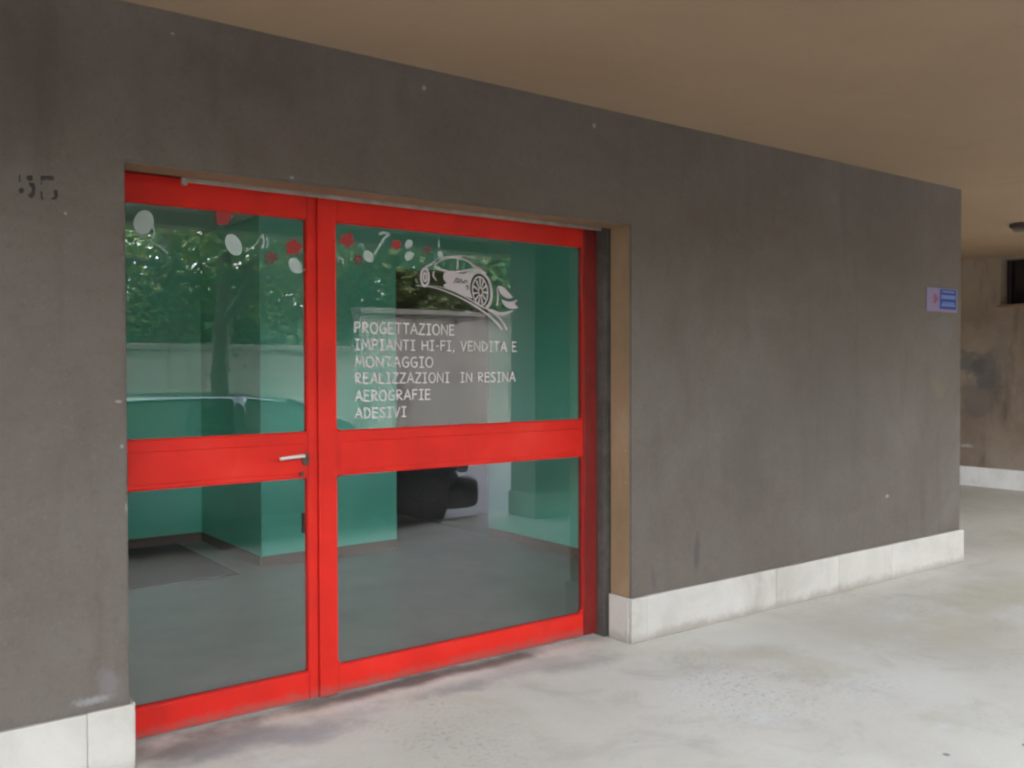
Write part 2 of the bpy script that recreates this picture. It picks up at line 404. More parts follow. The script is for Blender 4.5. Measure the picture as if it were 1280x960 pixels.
# inner leaf, behind the shutter slot
bm = bmesh.new()
prism_xz(bm, [(-20,0),(XL-.06,0),(XL-.06,ZO+.05),(XR+.06,ZO+.05),(XR+.06,0),(XE-.001,0),(XE-.001,CEIL-.002),(-20,CEIL-.002)], Y0+.161, Y0+.34)
under(link('inner_leaf', bm, M_plaster, wall))
under(link('end_wall', boxbm(XE-.22, XE-.0015, Y0+.341, 11.5, 0, CEIL-.002), M_plaster, wall))
# marble skirting slabs
BH = .255
def slabs(parent, edges, y0, y1, h=BH):
    for a, b in zip(edges, edges[1:]):
        hh = h + random.uniform(-.0015, .0015)
        bm = boxbm(a+.0004, b-.0004, y0+random.uniform(-.0015,.0015), y1, 0.001, hh, bevel=.004, seg=2)
        under(link('marble_slab', bm, M_marble, parent))
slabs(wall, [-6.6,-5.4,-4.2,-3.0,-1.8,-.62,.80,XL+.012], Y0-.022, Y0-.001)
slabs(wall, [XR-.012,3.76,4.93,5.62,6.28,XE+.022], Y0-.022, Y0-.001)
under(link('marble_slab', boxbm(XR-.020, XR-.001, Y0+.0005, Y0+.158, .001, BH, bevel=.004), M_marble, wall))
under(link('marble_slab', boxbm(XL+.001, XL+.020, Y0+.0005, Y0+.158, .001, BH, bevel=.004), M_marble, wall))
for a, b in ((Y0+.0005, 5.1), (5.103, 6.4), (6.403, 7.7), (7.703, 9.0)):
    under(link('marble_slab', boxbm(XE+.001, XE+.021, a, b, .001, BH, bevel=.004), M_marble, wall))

# stencilled house number, worn
num = thing('house_number', (.0, Y0-.002, 2.2), 'worn black stencilled number 35 on the plaster left of the shop door', 'house number')
def pxpoly(pts, Y, dy=.0012):
    bm = bmesh.new()
    prism_xz(bm, [on_plane(px, py, Y) for px, py in pts], Y-dy, Y-.0002)
    return bm
Z8 = lambda pts: [(x/8.0, 160 + y/8.0) for x, y in pts]
d1 = [Z8([(186,470),(204,468),(206,540),(188,545)]), Z8([(270,478),(322,470),(330,520),(300,535),(262,510)]),
      Z8([(285,545),(340,550),(356,600),(345,680),(318,706),(285,690),(278,660),(312,640),(318,600),(292,575)]),
      Z8([(190,608),(222,596),(242,620),(232,650),(200,660),(184,636)])]
d2 = [Z8([(405,484),(420,478),(536,480),(540,522),(420,526),(402,515)]), Z8([(405,630),(424,636),(424,690),(440,715),(420,722),(404,690)]),
      Z8([(535,625),(572,618),(580,680),(562,714),(514,718),(512,698),(540,690)]),
      Z8([(404,530),(416,530),(418,575),(404,570)])]
for nm, dd in (('digit', d1), ('digit', d2)):
    for poly in dd:
        bm = bmesh.new(); prism_xz(bm, [on_plane(px, py, Y0) for px, py in poly], Y0-.0012, Y0-.0001)
        under(link('stencil_stroke', bm, M_ink, num))

# small notice sign near the corner
YS = Y0-.006
def rect_px(x0, y0, x1, y1, Y): # px corners -> world rectangle (x0,x1,z0,z1)
    a = on_plane(x0, y0, Y); b = on_plane(x1, y1, Y); return a[0], b[0], b[1], a[1]
sa = rect_px(1158.5, 358.5, 1196.5, 391, YS)
M_sw = mat('sign_white', (.19,.155,.235), rough=.8, spec=.1); M_sb = mat('sign_blue', (.022,.045,.19), rough=.8, spec=.1)
M_sp = mat('sign_pink', (.20,.07,.14), rough=.8, spec=.1); M_sl = mat('sign_pale_blue', (.12,.165,.34), rough=.8, spec=.1)
sign = thing('notice_sign', (sa[0], Y0, sa[2]), 'small blue and pinkish white notice plate on the wall near the far corner', 'sign')
w_, h_ = sa[1]-sa[0], sa[3]-sa[2]
under(link('plate', boxbm(sa[0], sa[1], YS, Y0-.0005, sa[2], sa[3], bevel=.0015, seg=1), M_sw, sign))
def sgn(name, u0, u1, v0, v1, m, lift):
    under(link(name, boxbm(sa[0]+w_*u0, sa[0]+w_*u1, YS-lift, YS-lift+.0012, sa[3]-h_*v1, sa[3]-h_*v0), m, sign))
sgn('blue_panel', .42, .96, .04, .88, M_sb, .001)
for a in ((.50,.90,.10,.17),(.46,.93,.28,.44),(.50,.90,.58,.64),(.47,.92,.66,.76)): sgn('text_bar', *a, M_sl, .0022)
bm = bmesh.new()
cx, cz = sa[0]+w_*.27, sa[3]-h_*.46
prism_xz(bm, [(cx+w_*.10*math.cos(t)*(.7+.3*math.cos(3*t)), cz+h_*.2*math.sin(t)) for t in [2*PI*i/18 for i in range(18)]], YS-.0012, YS-.0002)
under(link('figure_mark', bm, M_sp, sign))

# ------------------------------------------------------------------ shop front: door leaf and fixed window
XF0 = XL - .05
XF1 = on_plane(746, 500, YF)[0]
xm0 = on_plane(386, 560, YF)[0]; xm1 = on_plane(398, 560, YF)[0]; xm2 = on_plane(421, 560, YF)[0]
xr0 = on_plane(730, 560, YF)[0]
av = lambda pts: sum(on_plane(a, b, YF)[1] for a, b in pts)/len(pts)
z_top = av([(405,246),(737,287)]) + .012
z_gt = av([(200,254),(380,270),(425,277),(725,311)])
z_m1 = av([(165,551),(387,541),(425,537),(728,526)])
z_m0 = av([(165,612),(387,598),(425,594),(728,570)])
z_b1 = av([(180,884),(387,842),(425,833),(700,773)])
z_b0 = .012
open('/tmp/dbg.txt','w').write(repr(('frame z', z_top, z_gt, z_m1, z_m0, z_b1, z_b0, 'x', XF0, xm0, xm1, xm2, xr0, XF1, 'open', on_plane(158,500,Y0), on_plane(784,500,Y0), on_plane(156,200,Y0), on_plane(783,277,Y0), on_plane(1203,500,Y0), on_plane(1200,238,Y0), on_plane(150,0,Y0), on_plane(100,895,Y0), on_plane(1000,704,Y0), on_plane(1000,754,Y0))))
door = thing('glazed_door', (XF0, YF, 0), 'red framed glass door leaf with lever handle on the left of the shop front', 'door')
win = thing('shop_window', (xm1, YF, 0), 'red framed fixed shop window with white lettering right of the door', 'window')
def member(parent, name, x0, x1, z0, z1, y0=YF, y1=YF+.055, bevel=.005):
    return under(link(name, boxbm(x0, x1, y0, y1, z0, z1, bevel=bevel, seg=2), M_red, parent))
e = .0015
# door leaf
member(door, 'stile', XF0, XL+.045, z_b0, z_top)
member(door, 'stile', xm0, xm1-.002, z_b0, z_top, YF+.004)
member(door, 'top_rail', XL+.045+e, xm0-e, z_gt, z_top, YF+.003)
member(door, 'middle_rail', XL+.045+e, xm0-e, z_m0, z_m1, YF+.003)
member(door, 'bottom_rail', XL+.045+e, xm0-e, z_b0, z_b1, YF+.003)
# fixed window
member(win, 'mullion', xm1, xm2, z_b0-.003, z_top+.004, YF-.006)
o = member(win, 'stile', xr0, XF1, z_b0, z_top); o.data.materials[0] = M_red2; o['label'] = 'dull dark red right stile of the window'
member(win, 'top_rail', xm2+e, xr0-e, z_gt, z_top, YF+.003)
member(win, 'middle_rail', xm2+e, xr0-e, z_m0, z_m1, YF+.003)
member(win, 'bottom_rail', xm2+e, xr0-e, z_b0, z_b1, YF+.003)
# raised glazing beads and the shallow panel line on the middle rails
def bead(parent, x0, x1, z0, z1, t=.004):
    bm = bmesh.new()
    for a in ((x0, x1, z0, z0+t), (x0, x1, z1-t, z1), (x0, x0+t, z0+t, z1-t), (x1-t, x1, z0+t, z1-t)):
        box(bm, a[0], a[1], YF+.010, YF+.018, a[2], a[3])
    under(link('glazing_bead', bm, M_red, parent))
def raised(parent, x0, x1, z0, z1):
    bm = boxbm(x0, x1, YF-.001, YF+.010, z0, z1, bevel=.0035, seg=2)
    under(link('rail_panel', bm, M_red, parent))
hgt = z_m1 - z_m0
raised(door, XL+.06, xm0-.018, z_m0+.02, z_m1-hgt*.24)
raised(win, xm2+.018, xr0-.018, z_m0+.02, z_m1-hgt*.24)
def pane(parent, x0, x1, z0, z1):
    bead(parent, x0, x1, z0, z1)
    bm = bmesh.new(); box(bm, x0+.0005, x1-.0005, YG, YG+.006, z0+.0005, z1-.0005)
    under(link('glass_pane', bm, M_glass, parent))
    # black rubber gasket with rounded corners
    bm = bmesh.new(); r = .035; t = .004
    pts = []
    for cx, cz, a0 in ((x1-.004-r, z1-.004-r, 0), (x0+.004+r, z1-.004-r, 90), (x0+.004+r, z0+.004+r, 180), (x1-.004-r, z0+.004+r, 270)):
        for kx in range(5):
            a = R(a0 + 22.5*kx); pts.append((cx, cz, math.cos(a), math.sin(a)))
    a = [bm.verts.new((cx+r*c_, YG-.0015, cz+r*s_)) for cx, cz, c_, s_ in pts]
    out = []
    for cx, cz, c_, s_ in pts:
        out.append(bm.verts.new((x1-.008 if c_ > 0 and cx > (x0+x1)/2 else x0+.008 if cx < (x0+x1)/2 else x1-.008, YG-.0015,
                                 z1-.008 if cz > (z0+z1)/2 else z0+.008)) if False else bm.verts.new((cx+(r+t)*c_, YG-.0015, cz+(r+t)*s_)))
    n = len(pts)
    for i in range(n): bm.faces.new((a[i], a[(i+1)%n], out[(i+1)%n], out[i]))
    bmesh.ops.solidify(bm, geom=bm.faces[:], thickness=.001)
    under(link('gasket', bm, M_red, parent))
xd0 = XL+.045
pane(door, xd0, xm0, z_m1, z_gt); pane(door, xd0, xm0, z_b1, z_m0)
pane(win, xm2, xr0, z_m1, z_gt); pane(win, xm2, xr0, z_b1, z_m0)
# the corner web of the lower right pane is filled in red
def corner_web(parent, x, z, sx, sz, r=.05):
    bm = bmesh.new(); pts = [(x, z)]
    for i in range(7):
        a = R(90*i/6); pts.append((x+sx*(r - r*math.cos(a))*1.0, z+sz*(r - r*math.sin(a))))
    prism_xz(bm, pts, YF+.012, YF+.019)
    under(link('corner_web', bm, M_red, parent))
for (x, sx) in ((xm2+.003, 1), (xr0-.003, -1)):
    corner_web(win, x, z_b1+.003, sx, 1, .045); corner_web(win, x, z_m1+.003, sx, 1, .03)
# handle
hx, hz_ = on_plane(377, 570, YF-.03)
bm = bmesh.new(); 
loft(bm, [[(hx+.030+.018*math.cos(t), YF+.003-d, hz_-.018+.030*math.sin(t)) for t in [2*PI*i/16 for i in range(16)]] for d in (0, .008, .012)])
hd = under(link('handle', bm, M_bronze, door))
bm = bmesh.new(); tube(bm, [(hx+.028, YF-.004, hz_), (hx+.004, YF-.052, hz_)], .010, 10)
o = link('spindle', bm, M_bronze, hd); o.matrix_parent_inverse = Matrix.Translation(door.location).inverted() @ Matrix.Identity(4)
bm = bmesh.new()
tube(bm, [(hx+.004, YF-.050, hz_+.001), (hx-.012, YF-.054, hz_+.002), (hx-.07, YF-.052, hz_-.002), (hx-.112, YF-.047, hz_-.006)], [.010,.0095,.0085,.008], 10)
lv = link('lever', bm, M_alu, hd)
for q in (o, lv): q.matrix_parent_inverse = (Matrix.Translation(door.location)@hd.matrix_parent_inverse).inverted() if False else Matrix.Translation(door.location).inverted()
for q in (o, lv): q.matrix_parent_inverse = Matrix.Identity(4)
bm = bmesh.new(); tube(bm, [(hx+.012, YF+.002, hz_-.085), (hx+.012, YF-.012, hz_-.085)], .011, 12)
under(link('keyhole', bm, M_bronze, door))
# hinges of the leaf
for z in (.25, 1.1, 1.95):
    bm = bmesh.new(); tube(bm, [(XF0+.02, YF-.006, z), (XF0+.02, YF-.006, z+.09)], .008, 8)
    under(link('hinge', bm, M_bronze, door))

# ---- vinyl on the glass: mapped from where it reads in the photograph onto the pane
YV = YG - .0012
LIFT = 0
def ribbon(bm, pts, wd, closed=False):
    """flat band along points given in (x, z) metres; wd number or list"""
    global LIFT
    LIFT = (LIFT + 1) % 12; YV_ = YV - LIFT*.00004
    P = [Vector(p) for p in pts]; n = len(P); L = []; Rr = []
    for i in range(n):
        a = P[(i-1) % n] if (closed or i > 0) else P[i]; b = P[(i+1) % n] if (closed or i < n-1) else P[i]
        d1 = P[i]-a if (P[i]-a).length > 1e-9 else b-P[i]; d2 = b-P[i] if (b-P[i]).length > 1e-9 else d1
        if d1.length < 1e-9: d1 = d2 = Vector((1,0))
        d1 = d1.normalized(); d2 = d2.normalized() if d2.length > 1e-9 else d1
        n1 = Vector((-d1.y, d1.x)); n2 = Vector((-d2.y, d2.x)); nn = n1+n2
        nn = nn.normalized() if nn.length > 1e-6 else n1
        w2 = (wd[i] if isinstance(wd, (list, tuple)) else wd)/2/max(nn.dot(n1), .42)
        L.append(bm.verts.new((P[i].x+nn.x*w2, YV_, P[i].y+nn.y*w2))); Rr.append(bm.verts.new((P[i].x-nn.x*w2, YV_, P[i].y-nn.y*w2)))
    for i in range(n if closed else n-1):
        j = (i+1) % n; bm.faces.new((L[i], L[j], Rr[j], Rr[i]))
def finish_flat(bm):
    for f in bm.faces:
        f.normal_update()
        if f.normal.y > 0: f.normal_flip()
def flatpoly(bm, pts):
    f = bm.faces.new([bm.verts.new((x, YV, z)) for x, z in pts])
    return f
def smooth_pts(pts, n=6):
    out = []
    for i in range(len(pts)-1):
        p0 = pts[max(i-1,0)]; p1 = pts[i]; p2 = pts[i+1]; p3 = pts[min(i+2,len(pts)-1)]
        for k in range(n):
            t = k/n
            out.append(tuple(.5*((2*p1[q]) + (-p0[q]+p2[q])*t + (2*p0[q]-5*p1[q]+4*p2[q]-p3[q])*t*t + (-p0[q]+3*p1[q]-3*p2[q]+p3[q])*t**3) for q in (0,1)))
    out.append(tuple(pts[-1])); return out
def arc(cx, cy, rx, ry, a0, a1, n=10): return [(cx+rx*math.cos(R(a0+(a1-a0)*i/n)), cy+ry*math.sin(R(a0+(a1-a0)*i/n))) for i in range(n+1)]
FONT = {  # hand-drawn capitals, box 0..1 high; (width, strokes)
 'A': (.72, [[(0,0),(.38,1),(.70,0)], [(.14,.36),(.60,.36)]]),
 'D': (.66, [[(.08,0),(.06,1)], [(.02,1)]+arc(.06,.5,.56,.5,80,-80)+[(.02,0)]]),
 'E': (.58, [[(.56,.97),(.06,1),(.05,0),(.58,.02)], [(.06,.52),(.50,.53)]]),
 'F': (.56, [[(.56,.98),(.06,1),(.06,0)], [(.06,.52),(.48,.54)]]),
 'G': (.70, [arc(.38,.5,.34,.5,50,290)+[(.62,.12),(.64,.46),(.36,.46)]]),
 'H': (.70, [[(.06,1),(.05,0)], [(.62,1),(.64,0)], [(.05,.50),(.63,.52)]]),
 'I': (.52, [[(.26,1),(.26,0)], [(.02,1),(.50,.99)], [(.02,.01),(.50,0)]]),
 'L': (.54, [[(.06,1),(.05,.02),(.54,0)]]),
 'M': (.86, [[(.0,0),(.16,1),(.42,.28),(.68,1),(.84,0)]]),
 'N': (.74, [[(.04,0),(.06,1),(.66,.02),(.68,1)]]),
 'O': (.78, [arc(.38,.5,.36,.5,90,450,16)]),
 'P': (.60, [[(.08,0),(.06,1)], [(.02,.98)]+arc(.20,.74,.36,.25,80,-80)+[(.08,.48)]]),
 'R': (.64, [[(.08,0),(.06,1)], [(.02,.98)]+arc(.20,.76,.34,.23,80,-80)+[(.08,.50),(.62,0)]]),
 'S': (.60, [smooth_pts([(.54,.88),(.30,1),(.06,.80),(.28,.54),(.54,.30),(.40,.02),(.02,.08)])]),
 'T': (.64, [[(.0,1),(.64,.98)], [(.32,1),(.31,0)]]),
 'V': (.66, [[(.02,1),(.30,0),(.64,1)]]),
 'Z': (.64, [[(.04,1),(.60,.98),(.02,.02),(.64,0)]]),
 '-': (.36, [[(.04,.46),(.32,.47)]]), ',': (.22, [[(.14,.08),(.04,-.18)]]), ' ': (.38, []),
}
def text_line(txt, px0, pyb, pyt, px1):
    x0, zb = on_plane(px0, pyb, YV); zt = on_plane(px0, pyt, YV)[1]; x1 = on_plane(px1, pyb, YV)[0]
    h = zt - zb; tot = sum(FONT[c][0]+.16 for c in txt)-.16; sx = (x1-x0)/tot
    bm = bmesh.new(); cx = 0; rnd = random.Random(txt)
    for ch in txt:
        wd, st = FONT[ch]
        for s_ in st:
            ribbon(bm, [(x0+(cx+x)*sx, zb+z*h+rnd.uniform(-.0007,.0007)) for x, z in s_], h*.125)
        cx += wd+.16
    finish_flat(bm)
    o = link('lettering', bm, M_vinyl, win); under(o); o['label'] = 'white lettering reading ' + txt
for txt, a, b, c_, d in (('PROGETTAZIONE', 443, 416, 402.5, 568), ('IMPIANTI HI-FI, VENDITA E', 443.5, 437, 424, 646),
                         ('MONTAGGIO', 444, 459, 446, 541.5), ('REALIZZAZIONI  IN RESINA', 444, 479.5, 466.5, 644),
                         ('AEROGRAFIE', 444, 501.5, 488.5, 538), ('ADESIVI', 444, 523, 510.5, 508)):
    text_line(txt, a, b, c_, d)

# car drawing in vinyl: strokes traced as outlines on the pane
E = lambda pts: [on_plane(500+x/7.111, 300+y/7.111, YV) for x, y in pts]
ppm = (on_plane(601,350,YV)[0]-on_plane(600,350,YV)[0])/7.111*.93   # metres per drawing unit
bm = bmesh.new()
def st(pts, wd, closed=False, sm=True):
    q = smooth_pts(pts) if sm and len(pts) > 2 else pts
    if isinstance(wd, tuple):
        n = len(q); ws = []
        for i in range(n):
            t = i/(n-1); ws.append((wd[0]*(1-t)+wd[1]*t if len(wd) == 2 else (wd[0]*(1-2*t)+wd[1]*2*t if t < .5 else wd[1]*(2-2*t)+wd[2]*(2*t-1)))*ppm)
        ribbon(bm, E(q), [u*.78 for u in ws], closed)
    else: ribbon(bm, E(q), wd*ppm*.78, closed)
def ell(cx, cy, rx, ry, tilt=0, a0=0, a1=360, n=28):
    out = []
    for i in range(n+1):
        a = R(a0+(a1-a0)*i/n); x = rx*math.cos(a); y = ry*math.sin(a)
        out.append((cx+x*math.cos(tilt)-y*math.sin(tilt), cy+x*math.sin(tilt)+y*math.cos(tilt)))
    return out
# roof lines, window outline
st([(250,225),(330,175),(420,150),(520,145),(620,150),(760,165)], (6,14,3))
st([(300,235),(350,190),(430,160),(520,160),(600,185),(650,225),(690,255)], (14,14,22))
st([(300,240),(360,265),(470,282),(560,278),(640,258),(700,245),(820,262)], (16,22,3))
st([(520,165),(512,215),(505,262)], (16,26))
st([(600,150),(700,190),(760,230)], (2,3))
# rear wheel and flank
ribbon(bm, E(ell(222,330,34,78)), 20*ppm)
ribbon(bm, E(ell(222,330,12,40)), 14*ppm)
st([(225,240),(265,220),(300,205)], (10,24,8))
st([(300,280),(296,320),(325,360)], (20,16,6))
# door panel body with a script in negative
flatpoly(bm, E([(395,285),(470,290),(560,300),(640,275),(690,270),(640,305),(625,340),(612,400),(605,440),(600,430),(585,440),(560,440),(470,425),(385,400),(415,385),(388,350),(385,315)]))
flatpoly(bm, E([(385,400),(470,425),(560,440),(620,440),(640,520),(560,490),(470,455),(395,420)]))
# front wheel: tyre arch, rim, spokes
st([(640,520),(618,450),(622,370),(650,310),(700,285),(750,310),(790,360),(810,430),(812,510),(795,570),(765,600)], (16,26,34))
ribbon(bm, E(ell(712,455,66,128,-.10)), 12*ppm)
for i in range(11):
    a = 2*PI*i/11
    st([(716+16*math.cos(a), 460+30*math.sin(a)), (712+60*math.cos(a+.12), 456+116*math.sin(a+.12))], (10,22), sm=False)
ribbon(bm, E(ell(716,460,17,34,-.1)), 9*ppm)
# shoulder to nose
st([(640,262),(700,262),(745,290),(775,335),(800,390)], (8,26,6))
# sweeping ground line
st([(140,405),(230,412),(330,430),(440,470),(550,520),(650,575),(740,635),(820,700),(875,755),(905,800)], (3,16,28))
st([(240,408),(340,415),(450,445),(560,495),(640,540),(720,590),(770,612),(850,665),(905,720),(950,795)], (3,14,18))
# flames at the front
flatpoly(bm, E(smooth_pts([(868,410),(905,412),(950,445),(985,485),(1000,512),(960,520),(920,500),(890,470),(868,410)])))
flatpoly(bm, E(smooth_pts([(900,525),(950,545),(1000,545),(1045,530),(1020,565),(1050,600),(1000,612),(950,600),(920,570),(900,525)])))
flatpoly(bm, E(smooth_pts([(780,610),(830,620),(880,640),(940,640),(1010,625),(960,655),(900,668),(840,655),(800,630),(780,610)])))
st([(862,420),(870,480),(868,540),(858,580)], (8,18,10))
finish_flat(bm)
em = under(link('car_emblem', bm, mat('greyed_vinyl_film', (.40,.355,.35), rough=.7), win)); em['label'] = 'white vinyl drawing of a sports car above the lettering'
# small script inside the door panel of the drawing
YV -= .0008
bm = bmesh.new()
st([(480,385),(500,345),(520,350),(505,375),(530,372),(540,350),(560,378),(580,360),(600,370)], 13)
st([(495,372),(560,382),(606,378)], 6); st([(585,420),(600,405),(610,430)], 14)
finish_flat(bm); YV += .0008
M_neg = mat('drawing_gap', (.05,.06,.055), rough=.5)
o = under(link('emblem_script', bm, M_neg, win))

# flowers and leaves stuck along the top of both panes
def decal(parent, name, pts, m):
    bm = bmesh.new(); flatpoly(bm, [on_plane(a, b, YV) for a, b in pts]); finish_flat(bm)
    return under(link(name, bm, m, parent))
def leaf(parent, px, py, rx, ry, tilt):
    decal(parent, 'pale_leaf', ell(px, py, rx, ry, R(tilt), n=20)[:-1], M_vinyl2)
def flower(parent, px, py, r, n=5, faint=False):
    rnd = random.Random(px)
    pts = [(px+r*(.95+.13*math.sin(n*t+px)+.07*math.sin(3*t+py))*math.cos(t)*1.05*(1+rnd.uniform(-.05,.05)), py+r*(.95+.13*math.sin(n*t+px)+.07*math.sin(3*t+py))*math.sin(t)) for t in [2*PI*i/30 for i in range(30)]]
    decal(parent, 'red_flower', pts, M_redfaint if faint else M_redfilm)
def squiggle(parent, pts, wd=1.6):
    bm = bmesh.new(); q = smooth_pts(pts, 5)
    k_ = (on_plane(pts[0][0]+1, pts[0][1], YV)[0]-on_plane(pts[0][0], pts[0][1], YV)[0])*.93
    ribbon(bm, [on_plane(a, b, YV) for a, b in q], wd*k_); finish_flat(bm)
    under(link('tendril', bm, M_vinyl2, parent))
leaf(door, 179.5, 278, 12.5, 15.5, 15); leaf(door, 292, 306, 9.5, 14.5, -28); leaf(door, 369, 332, 7.5, 11, -30)
flower(door, 279, 272, 10, 5); flower(door, 367, 309, 10, 5); flower(door, 339, 322, 8, 6, True)
squiggle(door, [(306,315),(318,307),(324,299),(327,295)], 1.3); squiggle(door, [(328,292),(330,302),(327,311)], 2.6); squiggle(door, [(333,296),(335,303),(333,310)], 2.2)
squiggle(door, [(376,340),(381,337),(385,331)], 1.2); squiggle(door, [(168,292),(185,300),(203,311),(209,316)], 1.5); squiggle(door, [(190,278),(193,290),(191,297)], 2.2)
leaf(win, 460.5, 320.5, 6, 8, -35); leaf(win, 511, 320, 5, 6, 20); leaf(win, 550, 317.5, 3.6, 4, 0); leaf(win, 511, 305, 4.5, 6, 25)
flower(win, 434, 300, 9, 5); flower(win, 495.5, 306, 6.5, 5); flower(win, 534, 312, 5, 6, True); flower(win, 448, 324, 6, 6, True)
squiggle(win, [(422,330),(424,323),(428,324),(429,331)], 1.8); squiggle(win, [(446,310),(452,304),(455,313)], 1.4)
squiggle(win, [(468,318),(474,308),(480,298),(486,293),(478,291),(474,294)], 2.6); squiggle(win, [(548,300),(548.5,305),(548,309)], 2.0)

# ------------------------------------------------------------------ roller shutter (rolled up) and its guides
sh = thing('roller_shutter', (XL, YF-.05, 0), 'dusty roller shutter drawn up into the slot above the shop front', 'shutter')
for (x0, x1) in ((XF1+.002, XR+.05), (XL-.055, XF0-.002)):
    if x1-x0 < .01: continue
    bm = bmesh.new(); box(bm, x0, x1, YF-.055, YF-.050+.09, .0, ZO+.04)
    under(link('guide_rail', bm, M_guide, sh))
bm = bmesh.new(); box(bm, XF1+.03, XR+.045, YF-.064, YF-.056, .0, ZO+.04)
under(link('guide_lip', bm, M_guide, sh))
for i, (z0, z1, y) in enumerate(((ZO-.010, ZO+.02, YF-.040), (ZO+.022, ZO+.10, YF-.045))):
    bm = boxbm(XL+.30 if i == 0 else XL-.05, XF1+.025, y, y+.012, z0, z1, bevel=.003)
    under(link('slat', bm, M_slat, sh))
bm = boxbm(XL+.275, XL+.300, YF-.046, YF-.028, ZO-.024, ZO+.03, bevel=.002); under(link('stop_bracket', bm, M_slat, sh))
# wall strip closing the gap over the frame
link('frame_head_plate', boxbm(XL-.05, XR+.05, YF+.012, YF+.05, z_top+.005, ZO+.049), M_bronze, sh); under(bpy.data.objects['frame_head_plate'])

# ------------------------------------------------------------------ shop interior
room = thing('shop_room', (0, 4.1, 0), 'mint green shop room seen through the glass of the red shop front', 'room')
YI = Y0+.341
def rb(name, m, *a): return under(link(name, boxbm(*a), m, room))
rb('shop_floor', M_ifloor, .2, XE-.221, YF+.03, 11.2, .002, .006)
rb('shop_ceiling', M_iceil, .2, XE-.23, YI+.001, 11.2, 2.75, 2.80)
rb('side_wall', M_green, .1, .2, YI, 11.2, 0, 2.95)
rb('side_wall', M_green, 4.95, 5.05, YI, 6.95, 0, 2.95)
rb('back_wall', M_green, .2, 2.77, 8.35, 8.45, 0, 2.749)
rb('chimney_breast', M_green, 2.77, 3.98, 6.95, 8.45, 0, 2.749)
rb('door_head', M_green, 3.981, 4.949, 6.95, 7.06, 2.42, 2.749)
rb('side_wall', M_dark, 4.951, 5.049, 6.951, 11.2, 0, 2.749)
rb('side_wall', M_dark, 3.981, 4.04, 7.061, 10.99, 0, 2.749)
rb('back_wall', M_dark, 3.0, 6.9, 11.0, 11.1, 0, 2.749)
rb('skirting', M_skirt, 2.765, 3.985, 6.938, 6.949, .006, .085)
rb('skirting', M_skirt, 4.936, 4.949, YI+.01, 6.94, .006, .085)
rb('skirting', M_skirt, .21, 2.76, 8.338, 8.349, .006, .085)
rb('skirting', M_skirt, 2.758, 2.7645, 6.96, 8.33, .006, .085)
mt_ = thing('floor_mat', (1.35, 7.4, .006), 'large dark mat on the shop floor in the left recess behind the door', 'mat')
link('mat_sheet', boxbm(-1.12, 1.18, -.62, .88, .001, .012, bevel=.003), mat('dark_brown_matting', (.045,.038,.032), rough=.95, spec=.1), mt_)
sx_, sz_ = on_plane(382, 652, 6.95)
sk = rb('wall_socket', M_bronze, sx_-.035, sx_+.035, 6.925, 6.949, sz_-.085, sz_+.075)
# boxes standing inside
M_card = mat('green_grey_board', (.20,.30,.27), rough=.6)
bx_, bz_ = 4.62, .42
b_ = thing('storage_box', (4.80, 4.75, .006), 'grey green box on the floor inside, against the right wall of the shop', 'box')
link('carton', boxbm(-.12, .12, -.2, .2, 0, .42, bevel=.01), M_card, b_)
link('lid', boxbm(-.128, .128, -.208, .208, .395, .435, bevel=.008), M_card, b_)

# ------------------------------------------------------------------ far wall with vent window, ceiling lamp
M_farbase = mat('brightened_marble', (.8,.79,.76), rough=.5); g = G(M_farbase); g.color(g.ramp(g.noise(3,6,.7), [(.3,(.66,.64,.60)), (.6,(.82,.81,.79))]))  # far skirting marble, colour raised to make up for the shade there
far = thing('far_wall', (XFAR, 0, 0), 'brown stained wall at the far right end of the portico', 'wall')
yw0, yw1 = sy(1280)-.9, sy(1250)
zw0 = EYE + (460-382)/F_PX*(XFAR/math.sin(R(65.0)))*math.cos(R(28)); zw1 = EYE + (460-322)/F_PX*(XFAR/math.sin(R(65.5)))*math.cos(R(28.5))
zw1 = min(zw1, CEIL-.04)
bm = bmesh.new()
Y_END = 11.5
for (a, b, c_, d) in ((3.2, yw0, 0, CEIL-.001), (yw1, Y_END, 0, CEIL-.001), (yw0, yw1, 0, zw0), (yw0, yw1, zw1, CEIL-.001)):
    box(bm, XFAR, XFAR+.3, a, b, c_, d)
bmesh.ops.remove_doubles(bm, verts=bm.verts[:], dist=.0001)
under(link('plaster', bm, M_farwall, far))
for i in range(6):
    a = 3.2+i*1.38
    under(link('marble_slab', boxbm(XFAR-.02, XFAR-.001, a+.001, a+1.379, .001, .25, bevel=.003), M_farbase, far))
M_frame_d = mat('dark_brown_frame', (.045,.03,.028), rough=.5)
wv = under(link('window', boxbm(XFAR+.20, XFAR+.215, yw0+.001, yw1-.001, zw0+.001, zw1-.001), mat('dark_glass', (.015,.012,.015), rough=.1), far))
under(link('window_sill', boxbm(XFAR-.03, XFAR+.199, yw0-.04, yw1+.04, zw0-.028, zw0+.003, bevel=.004), M_reveal, far))
bm = bmesh.new()
for y in (yw0+.001, (yw0+yw1)/2-.02, yw1-.041): box(bm, XFAR+.17, XFAR+.199, y, y+.04, zw0+.004, zw1-.001)
under(link('window_frame', bm, M_frame_d, far))
